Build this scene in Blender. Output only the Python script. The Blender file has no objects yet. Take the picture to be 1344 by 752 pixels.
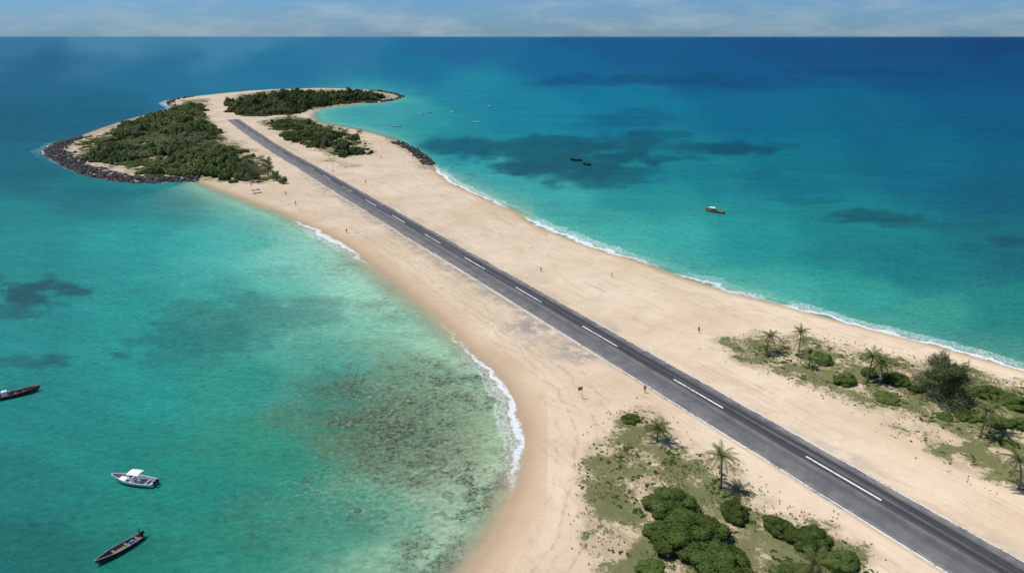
import bpy, bmesh, math, random
import numpy as np
from mathutils import Vector, Matrix
random.seed(7); rng=np.random.default_rng(7)
sc=bpy.context.scene
COL=sc.collection
H=70.0; F=896.0; PITCH=math.atan(328/896.0)
CP,SP=math.cos(PITCH),math.sin(PITCH)
DC=H*F/CP
# ---------------------------------------------------------------- survey helpers (trace -> metres on the ground)
def G(u,v,z=0.0):
    t=(H-z)*F/(CP*(v-48.0))
    return np.array([(u-672.0)/F*t, t/CP-(H-z)*SP/CP])
def survey(X,Y):
    t=(Y+H*SP/CP)*CP
    t=np.maximum(t,1e-3)
    return X/t*F+672.0, DC/t+48.0
def s2l(c):
    c=np.array(c,float)/255.0
    return np.where(c<=.04045,c/12.92,((c+.055)/1.055)**2.4)
def sstep(a,b,x):
    t=np.clip((x-a)/(b-a),0,1); return t*t*(3-2*t)
def h2(ix,iy,s):
    a=np.sin(ix*127.1+iy*311.7+s*74.7)*43758.5453
    return a-np.floor(a)
def vnoise(x,y,s=0):
    ix=np.floor(x);iy=np.floor(y);fx=x-ix;fy=y-iy
    fx=fx*fx*(3-2*fx);fy=fy*fy*(3-2*fy)
    a=h2(ix,iy,s);b=h2(ix+1,iy,s);c=h2(ix,iy+1,s);d=h2(ix+1,iy+1,s)
    return (a*(1-fx)+b*fx)*(1-fy)+(c*(1-fx)+d*fx)*fy
def fbm(x,y,s=0,o=4):
    r=0;a=.5;t=0
    for i in range(o):
        r=r+a*vnoise(x*2**i+17.3*i,y*2**i-9.1*i,s+i); t+=a; a*=.5
    return r/t
# ---------------------------------------------------------------- coast line (u, v, foam strength, width of the pale shallows)
coast=[(560,900,0,9),(600,770,.1,9),(614,750,.1,9),(640,712,.15,9),(664,668,.4,9),(682,622,.8,9),(689,585,1,8),(684,550,1,8),
(668,512,1,8),(645,482,.95,8),(615,456,.7,9),(590,430,.6,12),(562,404,.3,14),(535,382,.25,16),(505,358,.4,16),(480,340,.7,15),
(455,322,1,14),(425,304,1,12),(400,293,.8,12),(372,280,.25,12),(340,268,.1,12),(310,257,.1,12),(280,246,.1,10),(258,238,.1,6),
(235,238,.35,1),(205,240,.4,1),(160,238,.45,1),(120,231,.5,1),(88,218,.55,1),(66,204,.7,1),(63,197,.8,1),(75,189,.8,1),(100,181,.6,1),
(112,176,.3,1),(140,166,.3,1),(175,155,.3,1),(205,148,.6,1),(228,142,1,2),(218,136,1,2),(225,132,.9,2),(245,128,.5,2),(290,123,.3,2),
(310,121,.2,2),(350,118,.2,2),(420,116,.2,2),(480,118,.2,2),(515,123,.5,2),(528,127,.5,3),(515,132,.4,8),(495,135,.3,10),(460,138,.3,14),
(430,141,.5,14),(412,146,.7,14),(408,153,.5,14),(418,161,.4,12),(445,166,.3,12),(475,172,.3,12),(505,180,.3,10),(528,188,.2,5),(545,197,.2,3),
(562,208,.2,3),(569,217,.6,3),(572,226,1,6),(590,240,1,7),(620,254,1,7),(650,268,.9,7),(676,279,.4,7),(692,291,1,7),(740,312,1,7),
(790,330,1,7),(830,342,.85,7),(870,357,.5,7),(900,367,.9,7),(960,385,.85,7),(1020,400,.65,6),(1040,405,1,5),(1100,422,1,5),(1170,440,1,5),
(1250,461,1,5),(1344,487,1,5),(1500,528,.8,5),(1800,610,.8,5)]
pts=[]
for (u,v,f,s) in coast:
    p=G(u,v); pts.append([p[0],p[1],f,s])
n0=len(pts)
P=np.array(pts)
dense=[]
for i in range(n0-1):
    p0=P[max(i-1,0)];p1=P[i];p2=P[i+1];p3=P[min(i+2,n0-1)]
    for k in range(5):
        t=k/5
        q=.5*((2*p1)+(-p0+p2)*t+(2*p0-5*p1+4*p2-p3)*t*t+(-p0+3*p1-3*p2+p3)*t**3)
        q[2:]=p1[2:]*(1-t)+p2[2:]*t
        dense.append(q)
dense.append(P[-1])
dense.append(np.array([900,-150,0,5])); dense.append(np.array([-60,-150,0,5])); dense.append(np.array([-25,10,0,9]))
LAND=np.array(dense)
def sdist(X,Y,POLY):
    """signed distance (+inside), interpolated extra values of the nearest edge"""
    A=POLY; Bq=np.roll(POLY,-1,axis=0)
    out=np.empty(len(X)); ex=np.empty((len(X),POLY.shape[1]-2)) if POLY.shape[1]>2 else None
    dx=Bq[:,0]-A[:,0]; dy=Bq[:,1]-A[:,1]; L2=dx*dx+dy*dy+1e-9
    for s in range(0,len(X),6000):
        x=X[s:s+6000,None]; y=Y[s:s+6000,None]
        px=x-A[None,:,0]; py=y-A[None,:,1]
        t=np.clip((px*dx+py*dy)/L2,0,1)
        d2=(px-t*dx)**2+(py-t*dy)**2
        k=d2.argmin(1); r=np.arange(len(k))
        d=np.sqrt(d2[r,k])
        cond=((A[None,:,1]>y)!=(Bq[None,:,1]>y))
        xi=A[None,:,0]+(y-A[None,:,1])*dx/np.where(dy==0,1e-9,dy)
        ins=((cond&(x<xi)).sum(1)%2)==1
        out[s:s+6000]=np.where(ins,d,-d)
        if ex is not None:
            tt=t[r,k][:,None]
            ex[s:s+6000]=A[k,2:]*(1-tt)+Bq[k,2:]*tt
    return out,ex
def zland(d):
    return np.where(d>0,.8*sstep(0,14,d)+.008*np.clip(d,0,3)*sstep(14,8,d),np.maximum(d*.09,-3.0))
def place(u,v):
    z=.8
    for _ in range(3):
        p=G(u,v,z); d,_e=sdist(np.array([p[0]]),np.array([p[1]]),LAND); z=float(zland(d)[0])
    return Vector((p[0],p[1],z))
def pxm(v): # metres per traced pixel at that range
    return DC/(v-48)/F
def polyw(l): return np.array([G(u,v,.8) for u,v in l])
# ---------------------------------------------------------------- node helpers
class N:
    def __init__(s,name):
        s.m=bpy.data.materials.new(name); s.m.use_nodes=True; s.t=s.m.node_tree; s.t.nodes.clear()
        s.out=s.n('ShaderNodeOutputMaterial')
    def n(s,ty): return s.t.nodes.new(ty)
    def L(s,a,b):
        s.t.links.new(a,b)
    def put(s,inp,v):
        if isinstance(v,bpy.types.NodeSocket): s.L(v,inp)
        else: inp.default_value=v
    def math(s,op,a,b=None,c=None,clamp=False):
        q=s.n('ShaderNodeMath'); q.operation=op; q.use_clamp=clamp
        s.put(q.inputs[0],a)
        if b is not None: s.put(q.inputs[1],b)
        if c is not None: s.put(q.inputs[2],c)
        return q.outputs[0]
    def ss(s,a,b,x):
        q=s.n('ShaderNodeMapRange'); q.interpolation_type='SMOOTHSTEP'
        s.put(q.inputs[0],x)
        if a>b:
            q.inputs[1].default_value=b; q.inputs[2].default_value=a; q.inputs[3].default_value=1; q.inputs[4].default_value=0
        else:
            q.inputs[1].default_value=a; q.inputs[2].default_value=b
        return q.outputs[0]
    def mix(s,f,a,b,mode='MIX'):
        q=s.n('ShaderNodeMix'); q.data_type='RGBA'; q.blend_type=mode
        s.put(q.inputs[0],f)
        for i,v in ((6,a),(7,b)):
            if not isinstance(v,bpy.types.NodeSocket) and len(v)==3: v=(v[0],v[1],v[2],1)
            s.put(q.inputs[i],v)
        return q.outputs[2]
    def scale(s,c,f):
        q=s.n('ShaderNodeVectorMath'); q.operation='SCALE'; s.put(q.inputs[0],c); s.put(q.inputs[3],f); return q.outputs[0]
    def pos(s): return s.n('ShaderNodeNewGeometry').outputs['Position']
    def obj(s): return s.n('ShaderNodeTexCoord').outputs['Object']
    def attr(s,name,o='Fac'):
        q=s.n('ShaderNodeAttribute'); q.attribute_name=name; return q.outputs[o]
    def sc(s,vec,x,y,z,rot=0):
        q=s.n('ShaderNodeMapping'); s.L(vec,q.inputs[0]); q.inputs['Scale'].default_value=(x,y,z); q.inputs['Rotation'].default_value=(0,0,rot); return q.outputs[0]
    def rsc(s,vec,x,y,rot):
        a=s.sc(vec,1,1,1,rot); return s.sc(a,x,y,1)
    def noise(s,vec,scale,det=4,rough=.55,dist=0):
        q=s.n('ShaderNodeTexNoise'); s.L(vec,q.inputs['Vector']); q.inputs['Scale'].default_value=scale
        q.inputs['Detail'].default_value=det; q.inputs['Roughness'].default_value=rough; q.inputs['Distortion'].default_value=dist
        return q.outputs[0]
    def bump(s,h,st,dist):
        q=s.n('ShaderNodeBump'); s.L(h,q.inputs['Height']); q.inputs['Strength'].default_value=st; q.inputs['Distance'].default_value=dist; return q.outputs[0]
    def diff(s,c,nrm=None,rough=0):
        q=s.n('ShaderNodeBsdfDiffuse'); s.put(q.inputs[0],c if isinstance(c,bpy.types.NodeSocket) else (*c,1)[:4]); q.inputs[1].default_value=rough
        if nrm: s.L(nrm,q.inputs['Normal'])
        return q.outputs[0]
    def mixs(s,f,a,b):
        q=s.n('ShaderNodeMixShader'); s.put(q.inputs[0],f); s.L(a,q.inputs[1]); s.L(b,q.inputs[2]); return q.outputs[0]
    def done(s,sh): s.L(sh,s.out.inputs[0]); return s.m
def simple(name,c,rough=.6,var=.15,scale=3.0,metal=0):
    k=N(name); nz=k.noise(k.obj(),scale,5)
    f=k.math('MULTIPLY_ADD',nz,var*2,1-var)
    b=k.n('ShaderNodeBsdfPrincipled'); k.L(k.scale(c,f),b.inputs['Base Color']); b.inputs['Roughness'].default_value=rough; b.inputs['Metallic'].default_value=metal
    return k.done(b.outputs[0])
# ---------------------------------------------------------------- water material
KW=1.30
def water_mat():
    k=N('water_surface'); p=k.pos()
    col=k.attr('Col','Color'); d=k.attr('shore'); fo=k.attr('foam'); reef=k.attr('reef'); shal=k.attr('shal'); fsc=k.attr('fsc')
    n1=k.noise(k.rsc(p,.010,.03,.2),1,9,.72,.4)
    n2=k.noise(k.rsc(p,.55,1.0,-.25),1,6,.80,.4)
    n3=k.noise(k.rsc(p,.09,.20,.2),1,7,.72,.5)
    f=k.math('ADD',k.math('MULTIPLY_ADD',n1,.60,.70),k.math('MULTIPLY_ADD',n2,1.7,-.85))
    f=k.math('ADD',f,k.math('MULTIPLY_ADD',n3,.65,-.325))
    c=k.scale(col,k.math('MAXIMUM',f,.35))
    # reef clumps, rubble and pale sand gaps
    r1=k.noise(p,.30,9,.74,.5)
    r2=k.noise(p,.05,4,.6)
    m=k.ss(.485,.565,k.math('ADD',k.math('MULTIPLY_ADD',r2,.9,-.45),r1))
    c=k.mix(k.math('MULTIPLY',m,k.math('MULTIPLY',reef,.60)),c,(.080,.105,.062))
    r3=k.noise(p,1.1,7,.78)
    c=k.mix(k.math('MULTIPLY',k.ss(.51,.57,r3),k.math('MULTIPLY',k.math('MULTIPLY',reef,k.math('MULTIPLY_ADD',m,.6,.4)),.90)),c,(.026,.040,.026))
    c=k.mix(k.math('MULTIPLY',k.ss(.46,.40,r3),k.math('MULTIPLY',reef,.50)),c,(.33,.40,.27))
    # light shimmer over the shallows
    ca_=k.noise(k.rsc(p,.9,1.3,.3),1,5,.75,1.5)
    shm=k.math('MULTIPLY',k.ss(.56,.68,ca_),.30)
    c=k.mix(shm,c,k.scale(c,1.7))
    wav=k.noise(k.rsc(p,.9,1.5,.3),1,6,.74); wav2=k.noise(k.rsc(p,.14,.28,.3),1,4,.6)
    hgt=k.math('ADD',k.math('MULTIPLY',wav,.55),k.math('MULTIPLY',wav2,.9))
    nb=k.bump(hgt,.8,1.0)
    nbs=k.bump(hgt,.45,1.0)
    g=k.n('ShaderNodeBsdfGlossy'); g.inputs['Roughness'].default_value=.2; g.inputs[0].default_value=(1,1,1,1); k.L(nb,g.inputs['Normal'])
    fr=k.n('ShaderNodeFresnel'); fr.inputs[0].default_value=1.33; k.L(nb,fr.inputs['Normal'])
    frf=k.math('MINIMUM',k.math('MULTIPLY',fr.outputs[0],.6),.055)
    wat=k.mixs(frf,k.diff(c,nbs),g.outputs[0])
    al=k.math('POWER',k.math('DIVIDE',d,k.math('MULTIPLY_ADD',shal,.55,.4),clamp=True),.85)
    # foam
    w=k.noise(p,.10,5,.6)
    dd=k.math('ADD',k.math('MULTIPLY',d,fsc),k.math('MULTIPLY_ADD',w,6.0,-3.1))
    lace=k.noise(p,1.2,8,.82,1.6)
    b1=k.ss(1.5,.1,k.math('ABSOLUTE',k.math('SUBTRACT',dd,.7)))
    b2=k.math('MULTIPLY',.70,k.ss(1.1,.0,k.math('ABSOLUTE',k.math('SUBTRACT',dd,3.0))))
    b3=k.math('MULTIPLY',.68,k.ss(3.4,.0,k.math('ABSOLUTE',k.math('SUBTRACT',dd,2.0))))
    band=k.math('MULTIPLY',k.math('MAXIMUM',b1,k.math('MAXIMUM',b2,b3)),fo)
    fm=k.ss(.42,1.0,k.math('ADD',band,k.math('MULTIPLY_ADD',lace,2.2,-1.15)))
    fm=k.math('MULTIPLY',fm,k.math('MULTIPLY',k.ss(.0,.2,d),k.ss(.08,.35,band)))
    tr=k.n('ShaderNodeBsdfTransparent')
    s1=k.mixs(al,tr.outputs[0],wat)
    s2=k.mixs(k.math('MULTIPLY',fm,.88),s1,k.diff((.76,.78,.77)))
    return k.done(s2)
def sand_mat():
    k=N('sand_ground'); p=k.pos()
    d=k.attr('shore'); gr=k.attr('grass'); gy=k.attr('gray'); wetw=k.attr('wetw'); rk=k.attr('rock')
    n1=k.noise(p,.03,6,.6); n2=k.noise(p,.4,8,.70); n3=k.noise(p,4.0,4,.7); n4=k.noise(p,.11,6,.62,.6)
    c=k.mix(k.ss(.35,.65,n1),(.66,.52,.35),(.75,.615,.445))
    bd=k.noise(k.rsc(p,.14,.03,-.55),1,6,.65,.8)
    c=k.mix(k.math('MULTIPLY',k.ss(.46,.66,bd),.38),c,(.57,.44,.29))
    c=k.mix(k.math('MULTIPLY',k.ss(.46,.68,n4),.34),c,(.56,.43,.285))
    # tyre / drag tracks, broken and wandering
    tr=k.noise(k.rsc(p,1.5,.03,-.53),1,4,.6,.35)
    c=k.mix(k.math('MULTIPLY',k.ss(.54,.64,tr),k.math('MULTIPLY',k.ss(.42,.6,n4),.42)),c,(.42,.325,.22))
    tr2=k.noise(k.rsc(p,1.1,.04,-.80),1,4,.6,.5)
    c=k.mix(k.math('MULTIPLY',k.ss(.57,.66,tr2),k.math('MULTIPLY',k.ss(.58,.42,n4),.34)),c,(.43,.335,.23))
    c=k.mix(k.math('MULTIPLY',k.ss(.50,.70,n2),.24),c,(.50,.385,.26))
    dry_=k.ss(3,11,d)
    c=k.mix(k.math('MULTIPLY',k.ss(.60,.74,n3),k.math('MULTIPLY',dry_,.20)),c,(.38,.29,.195))
    c=k.mix(k.math('MULTIPLY',k.ss(.45,.33,n3),.15),c,(.82,.69,.52))
    # wrack lines parallel to the water
    dl=k.math('ADD',d,k.math('MULTIPLY_ADD',n4,5.0,-2.5))
    for off,wd,am in ((9.0,.5,.34),(13.5,.45,.34),(6.0,.5,.20),(17,.5,.26),(11,.3,.25)):
        b=k.ss(wd,0,k.math('ABSOLUTE',k.math('SUBTRACT',dl,off)))
        c=k.mix(k.math('MULTIPLY',b,k.math('MULTIPLY',k.ss(.38,.6,n2),am)),c,(.28,.215,.14))
    wet=k.ss(1.0,.25,k.math('DIVIDE',k.math('ADD',d,k.math('MULTIPLY_ADD',n1,3.0,-1.5)),wetw))
    c=k.mix(k.math('MULTIPLY',wet,.72),c,(.57,.415,.255))
    wet2=k.ss(.38,.0,k.math('DIVIDE',d,wetw))
    c=k.mix(k.math('MULTIPLY',wet2,.55),c,(.40,.29,.185))
    # grey gravel
    c=k.mix(k.math('MULTIPLY',gy,k.ss(.34,.56,n2)),c,(.31,.28,.245))
    # grass
    g1=k.noise(p,1.1,8,.78,.3); g2=k.noise(p,.16,6,.65)
    dry=k.math('MULTIPLY',k.ss(.02,.5,gr),k.ss(.33,.55,n2))
    c=k.mix(k.math('MULTIPLY',dry,.50),c,(.32,.26,.155))
    gm=k.ss(.55,.68,k.math('ADD',k.math('MULTIPLY_ADD',gr,.34,-.16),k.math('ADD',k.math('MULTIPLY',g1,.85),k.math('MULTIPLY_ADD',g2,1.25,-.53))))
    gm=k.math('MULTIPLY',gm,k.ss(.02,.15,gr))
    gc=k.mix(k.ss(.38,.62,g2),(.21,.195,.085),(.125,.15,.045))
    gc=k.mix(k.ss(.48,.68,n3),gc,(.065,.080,.03))
    c=k.mix(k.math('MULTIPLY',gm,.88),c,gc)
    c=k.mix(k.math('MULTIPLY',rk,k.ss(.4,.6,n2)),c,(.20,.17,.135))
    hb=k.math('ADD',k.math('MULTIPLY',n2,.34),k.math('ADD',k.math('MULTIPLY',n3,.05),k.math('MULTIPLY',n4,.9)))
    return k.done(k.diff(c,k.bump(hb,.5,1.0),.5))
# ---------------------------------------------------------------- mesh helpers
def np_mesh(name,V,Fq):
    me=bpy.data.meshes.new(name); V=np.asarray(V,np.float32); Fq=np.asarray(Fq,np.int32)
    me.vertices.add(len(V)); me.vertices.foreach_set('co',V.ravel())
    k=Fq.shape[1]
    me.loops.add(Fq.size); me.loops.foreach_set('vertex_index',Fq.ravel())
    me.polygons.add(len(Fq)); me.polygons.foreach_set('loop_start',np.arange(0,Fq.size,k,dtype=np.int32))
    me.update(calc_edges=True); return me
def link(name,me,mat=None,parent=None,loc=None,**props):
    o=bpy.data.objects.new(name,me); COL.objects.link(o)
    if mat is not None:
        for m in (mat if isinstance(mat,(list,tuple)) else [mat]): me.materials.append(m)
    if parent is not None: o.parent=parent
    if loc is not None: o.location=loc
    for a,b in props.items(): o[a]=b
    return o
def fattr(me,name,arr):
    a=me.attributes.new(name,'FLOAT','POINT'); a.data.foreach_set('value',np.asarray(arr,np.float32))
# runway centre line (needed by the ground too)
RZ=.84
A0=G(787,441,RZ); A1=G(1105,626,RZ); Dv=(A1-A0)/np.linalg.norm(A1-A0)
NW=np.array([Dv[1],-Dv[0]])
cl=[G(307,157,RZ),G(327,171,RZ),G(350,186.5,RZ),G(376,203,RZ),G(403,219.5,RZ)]
base=G(403,219.5,RZ); q0=A0+Dv*np.dot(base-A0,Dv)
# fan grid, finer close to the beach, reaching the horizon
vs=np.concatenate([np.arange(1500,760,-12.0),np.arange(760,112,-1.9),np.arange(112,60,-2.5),np.array([58,56,54,52.5,51.3,50.4,49.8,49.3,48.95,48.7,48.5])])
ks=np.concatenate([np.linspace(-1.6,-.80,20)[:-1],np.arange(-.80,.80,.0028),np.linspace(.80,1.6,20)])
T=DC/(vs-48.0); YY=T/CP-H*SP/CP
X=(ks[None,:]*T[:,None]); Y=np.repeat(YY[:,None],len(ks),1)
nr,nc=X.shape; X=X.ravel(); Y=Y.ravel()
idx=np.arange(nr*nc).reshape(nr,nc)
FQ=np.stack([idx[:-1,:-1],idx[:-1,1:],idx[1:,1:],idx[1:,:-1]],-1).reshape(-1,4)
near=(Y<1500)
D=np.full(len(X),-600.0); EX=np.zeros((len(X),2)); EX[:,1]=3
dn,en=sdist(X[near],Y[near],LAND); D[near]=dn; EX[near]=en
wob=(fbm(X/14,Y/14,3,3)-.5)*1.6
D=np.where(np.abs(D)<200,D+wob*np.clip(np.abs(D)/4,0.25,1)*0.8,D)
Z=zland(D)
U,Vv=survey(X,Y)
# --- ground sheet
gm=np_mesh('ground',np.stack([X,Y,Z],-1),FQ)
fattr(gm,'shore',D)
grass_polys=[
 [(942,450),(985,441),(1040,446),(1085,447),(1150,463),(1230,475),(1344,500),(1500,540),(1600,640),(1344,598),(1290,585),(1230,562),(1180,540),(1120,528),(1060,508),(1000,485),(960,466)],
 [(1175,560),(1230,572),(1290,592),(1344,612),(1420,650),(1344,640),(1290,622),(1230,596)],
 [(812,548),(842,540),(872,572),(930,596),(985,640),(1010,672),(1080,695),(1135,738),(1180,850),(780,900),(805,740),(768,655),(775,612),(800,580)],
 [(108,188),(150,168),(200,150),(240,132),(270,130),(272,160),(300,180),(335,205),(360,228),(345,238),(310,240),(250,232),(205,228),(160,222),(112,208)],
 [(305,126),(350,119),(430,117),(490,120),(512,127),(490,134),(440,139),(380,150),(330,153),(305,142)],
 [(342,160),(385,151),(430,163),(450,175),(488,190),(492,202),(440,209),(462,217),(440,220),(430,205),(400,190)],
]
GP=[polyw(l) for l in grass_polys]
grass=np.zeros(len(X)); band=near&(D>-2)
xi,yi=X[band],Y[band]; gacc=np.zeros(len(xi))
for i,pl in enumerate(GP):
    d,_=sdist(xi,yi,pl); w=(4.0 if i<3 else 9.0)
    nz=(fbm(xi/(w*1.4),yi/(w*1.4),11+i,4)-.5)*w*2.6
    gacc=np.maximum(gacc,sstep(-w*.8,w*.9,d+nz))
grass[band]=gacc
fattr(gm,'grass',grass)
gray=np.zeros(len(X))
wu=(fbm(U/30,Vv/12,5)-.5)*60; wv=(fbm(U/30,Vv/12,9)-.5)*30
for (u,v,a,b,m) in [(700,432,38,12,.85),(766,466,44,15,.75),(735,448,60,14,.45),(560,322,26,10,.5)]:
    q=((U+wu*.5-u)/a)**2+((Vv+wv*.5-v)/b)**2
    gray=np.maximum(gray,m*sstep(1.6,.1,q))
acr=(X-q0[0])*NW[0]+(Y-q0[1])*NW[1]
nzz=fbm(X/9,Y/9,91,4)
gray=np.maximum(gray,.8*sstep(13.5,8.5,acr+(nzz-.5)*8)*(acr>0)*sstep(500,400,Vv)*sstep(215,260,Vv)*sstep(.32,.55,nzz+.1))
gray=np.maximum(gray,.35*sstep(-8.5,-5,acr+(nzz-.5)*5)*(acr<0)*sstep(.4,.65,nzz))
fattr(gm,'gray',gray*(D>0))
wetw=np.where(U<720,8.5,3.4); wetw=np.where(Vv<300,5.0,wetw)
fattr(gm,'wetw',wetw)
rockzone=np.zeros(len(X))
rz=(U<262)&(Vv>150)&(Vv<245); rockzone[rz]=sstep(18,8,D)[rz]
rz=(U>505)&(U<575)&(Vv>178)&(Vv<224); rockzone[rz]=sstep(12,5,D)[rz]
rz=(U>455)&(U<535)&(Vv>112)&(Vv<138); rockzone[rz]=sstep(45,25,D)[rz]
fattr(gm,'rock',rockzone)
ground=link('ground',gm,sand_mat(),kind='structure')
# --- sea sheet
samp=[(0,60,(48,112,142)),(150,58,(68,128,155)),(300,60,(62,128,155)),(450,60,(42,115,148)),(600,62,(26,100,140)),(800,60,(12,84,126)),(1000,60,(8,75,118)),(1200,60,(7,69,112)),(1340,60,(7,63,107)),
(50,100,(30,98,125)),(200,95,(30,108,135)),(350,90,(28,112,142)),(550,90,(18,110,142)),(750,90,(9,97,136)),(950,85,(5,84,125)),(1200,90,(4,77,119)),(1340,100,(4,74,115)),
(20,150,(26,94,116)),(110,150,(24,97,120)),(30,220,(20,102,118)),(120,250,(22,118,124)),(200,265,(34,132,132)),(20,280,(16,128,130)),
(600,120,(28,130,148)),(700,140,(18,126,147)),(800,140,(9,116,141)),(1000,150,(4,103,132)),(1150,150,(3,97,127)),(1320,150,(3,87,121)),
(480,152,(62,158,158)),(560,170,(42,148,151)),(620,185,(31,134,143)),(640,235,(54,160,160)),(720,270,(60,166,160)),(850,270,(30,142,143)),
(900,230,(14,125,136)),(1050,220,(5,112,130)),(1200,210,(4,103,126)),(1330,230,(4,93,118)),(900,320,(48,163,155)),(820,310,(58,167,157)),(1000,320,(23,143,142)),(1000,370,(56,165,152)),
(1100,310,(11,127,131)),(1100,385,(40,155,143)),(1200,350,(9,122,125)),(1330,330,(6,106,116)),(1200,420,(50,152,138)),(1330,420,(18,130,124)),(1340,460,(60,148,134)),
(50,330,(12,136,136)),(180,310,(26,150,146)),(300,310,(58,172,163)),(400,330,(104,192,178)),(50,420,(10,136,134)),(180,420,(16,148,142)),(300,400,(40,160,150)),(400,400,(74,176,160)),(480,390,(120,200,180)),(510,430,(108,190,166)),
(50,520,(8,130,126)),(200,500,(14,143,136)),(320,500,(32,144,129)),(420,480,(66,156,138)),(520,470,(98,160,136)),(600,480,(136,188,160)),
(30,640,(5,118,113)),(30,740,(3,106,100)),(150,600,(8,131,120)),(250,640,(14,133,119)),(350,600,(32,138,116)),(450,560,(64,132,106)),(540,560,(98,132,104)),(620,540,(132,164,134)),(640,600,(150,174,140)),
(200,740,(6,123,107)),(320,720,(18,133,113)),(430,700,(42,140,117)),(520,680,(80,152,126)),(600,660,(140,174,142)),(560,740,(116,174,146)),(600,720,(154,190,160))]
su=np.array([a[0] for a in samp],float); sv=np.array([a[1] for a in samp],float); scol=np.array([s2l(a[2]) for a in samp])  # sea colours near the horizon include distance haze
UC=np.clip(U,-150,1500); VC=np.clip(Vv,52,800)
wu2=(fbm(UC/90,VC/35,21,4)-.5)*90; wv2=(fbm(UC/90,VC/35,31,4)-.5)*30
colr=np.empty((len(X),3))
for s in range(0,len(X),20000):
    du=(UC[s:s+20000]+wu2[s:s+20000])[:,None]-su; dv=((VC[s:s+20000]+wv2[s:s+20000])[:,None]-sv)*2.0
    w=1/(du*du+dv*dv+38**2)**2.6; w/=w.sum(1,keepdims=True)
    colr[s:s+20000]=w@scol
# darker patches tinted into the sea colour
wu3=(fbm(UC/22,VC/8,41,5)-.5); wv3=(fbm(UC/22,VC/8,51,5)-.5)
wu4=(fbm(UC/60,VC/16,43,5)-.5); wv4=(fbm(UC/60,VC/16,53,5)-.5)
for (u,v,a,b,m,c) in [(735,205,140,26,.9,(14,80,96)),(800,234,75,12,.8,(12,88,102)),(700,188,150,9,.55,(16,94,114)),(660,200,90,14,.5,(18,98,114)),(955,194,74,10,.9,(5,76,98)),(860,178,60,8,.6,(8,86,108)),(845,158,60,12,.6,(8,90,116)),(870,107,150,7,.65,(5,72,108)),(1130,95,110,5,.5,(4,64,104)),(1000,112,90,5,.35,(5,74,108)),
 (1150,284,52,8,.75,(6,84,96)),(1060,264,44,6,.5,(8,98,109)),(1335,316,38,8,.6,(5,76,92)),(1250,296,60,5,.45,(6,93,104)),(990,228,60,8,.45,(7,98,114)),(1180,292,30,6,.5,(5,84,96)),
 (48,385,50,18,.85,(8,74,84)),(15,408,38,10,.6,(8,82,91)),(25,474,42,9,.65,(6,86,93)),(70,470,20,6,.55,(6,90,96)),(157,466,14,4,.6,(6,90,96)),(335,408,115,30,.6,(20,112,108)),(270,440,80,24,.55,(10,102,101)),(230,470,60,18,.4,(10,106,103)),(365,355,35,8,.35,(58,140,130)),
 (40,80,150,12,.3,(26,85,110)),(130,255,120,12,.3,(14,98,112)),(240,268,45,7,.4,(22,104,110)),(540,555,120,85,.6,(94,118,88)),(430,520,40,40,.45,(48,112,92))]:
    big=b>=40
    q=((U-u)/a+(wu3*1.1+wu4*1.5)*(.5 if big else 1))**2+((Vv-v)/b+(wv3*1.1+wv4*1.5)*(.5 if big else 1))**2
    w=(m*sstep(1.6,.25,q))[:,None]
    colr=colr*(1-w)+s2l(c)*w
DW=-D
sh=np.exp(-np.maximum(DW,0)/np.maximum(EX[:,1],.5))*np.clip(EX[:,1]/6,0,1)
west=(U<700)&(Vv>225)
sh=sh*np.where(west,.78,.62)
cw=np.where(west[:,None],s2l((192,214,176)),s2l((150,208,182)))
colr=colr*(1-sh[:,None])+cw*sh[:,None]
hz=(.30*sstep(51.5,48.6,Vv))[:,None]; colr=colr*(1-hz)+s2l((95,135,165))*hz  # distance haze blended into the sea colour towards the horizon
bf=(.94+.05*sstep(200,90,Vv))[:,None]
colr=colr/KW*np.concatenate([np.ones_like(bf),np.ones_like(bf),bf],1)+np.array([.006,0,0])*sstep(150,350,Vv)[:,None]
reef=np.zeros(len(X))
for (u,v,a,b,m) in [(545,545,125,80,1.0),(510,640,120,65,.75),(610,640,65,60,.95),(575,730,70,32,.8),(360,680,80,40,.25),(430,440,80,30,.22),(440,350,50,12,.35),(520,400,60,25,.4),(400,550,70,50,.35)]:
    q=((U-u)/a+wu3*1.2)**2+((Vv-v)/b+wv3*1.2)**2
    reef=np.maximum(reef,m*sstep(1.5,.2,q))
reef*=sstep(0.5,3,DW)
wm=np_mesh('sea',np.stack([X,Y,np.zeros_like(X)],-1),FQ)
fattr(wm,'shore',DW); fattr(wm,'foam',EX[:,0]*(DW<18)); fattr(wm,'reef',reef); fattr(wm,'shal',EX[:,1])
fattr(wm,'fsc',np.where(west,np.where(Vv>420,.72,.60),np.where(Vv>390,.60,.45)))
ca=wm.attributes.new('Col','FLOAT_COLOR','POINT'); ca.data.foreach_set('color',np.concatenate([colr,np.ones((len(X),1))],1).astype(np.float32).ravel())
sea=link('sea',wm,water_mat(),kind='structure')
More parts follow.
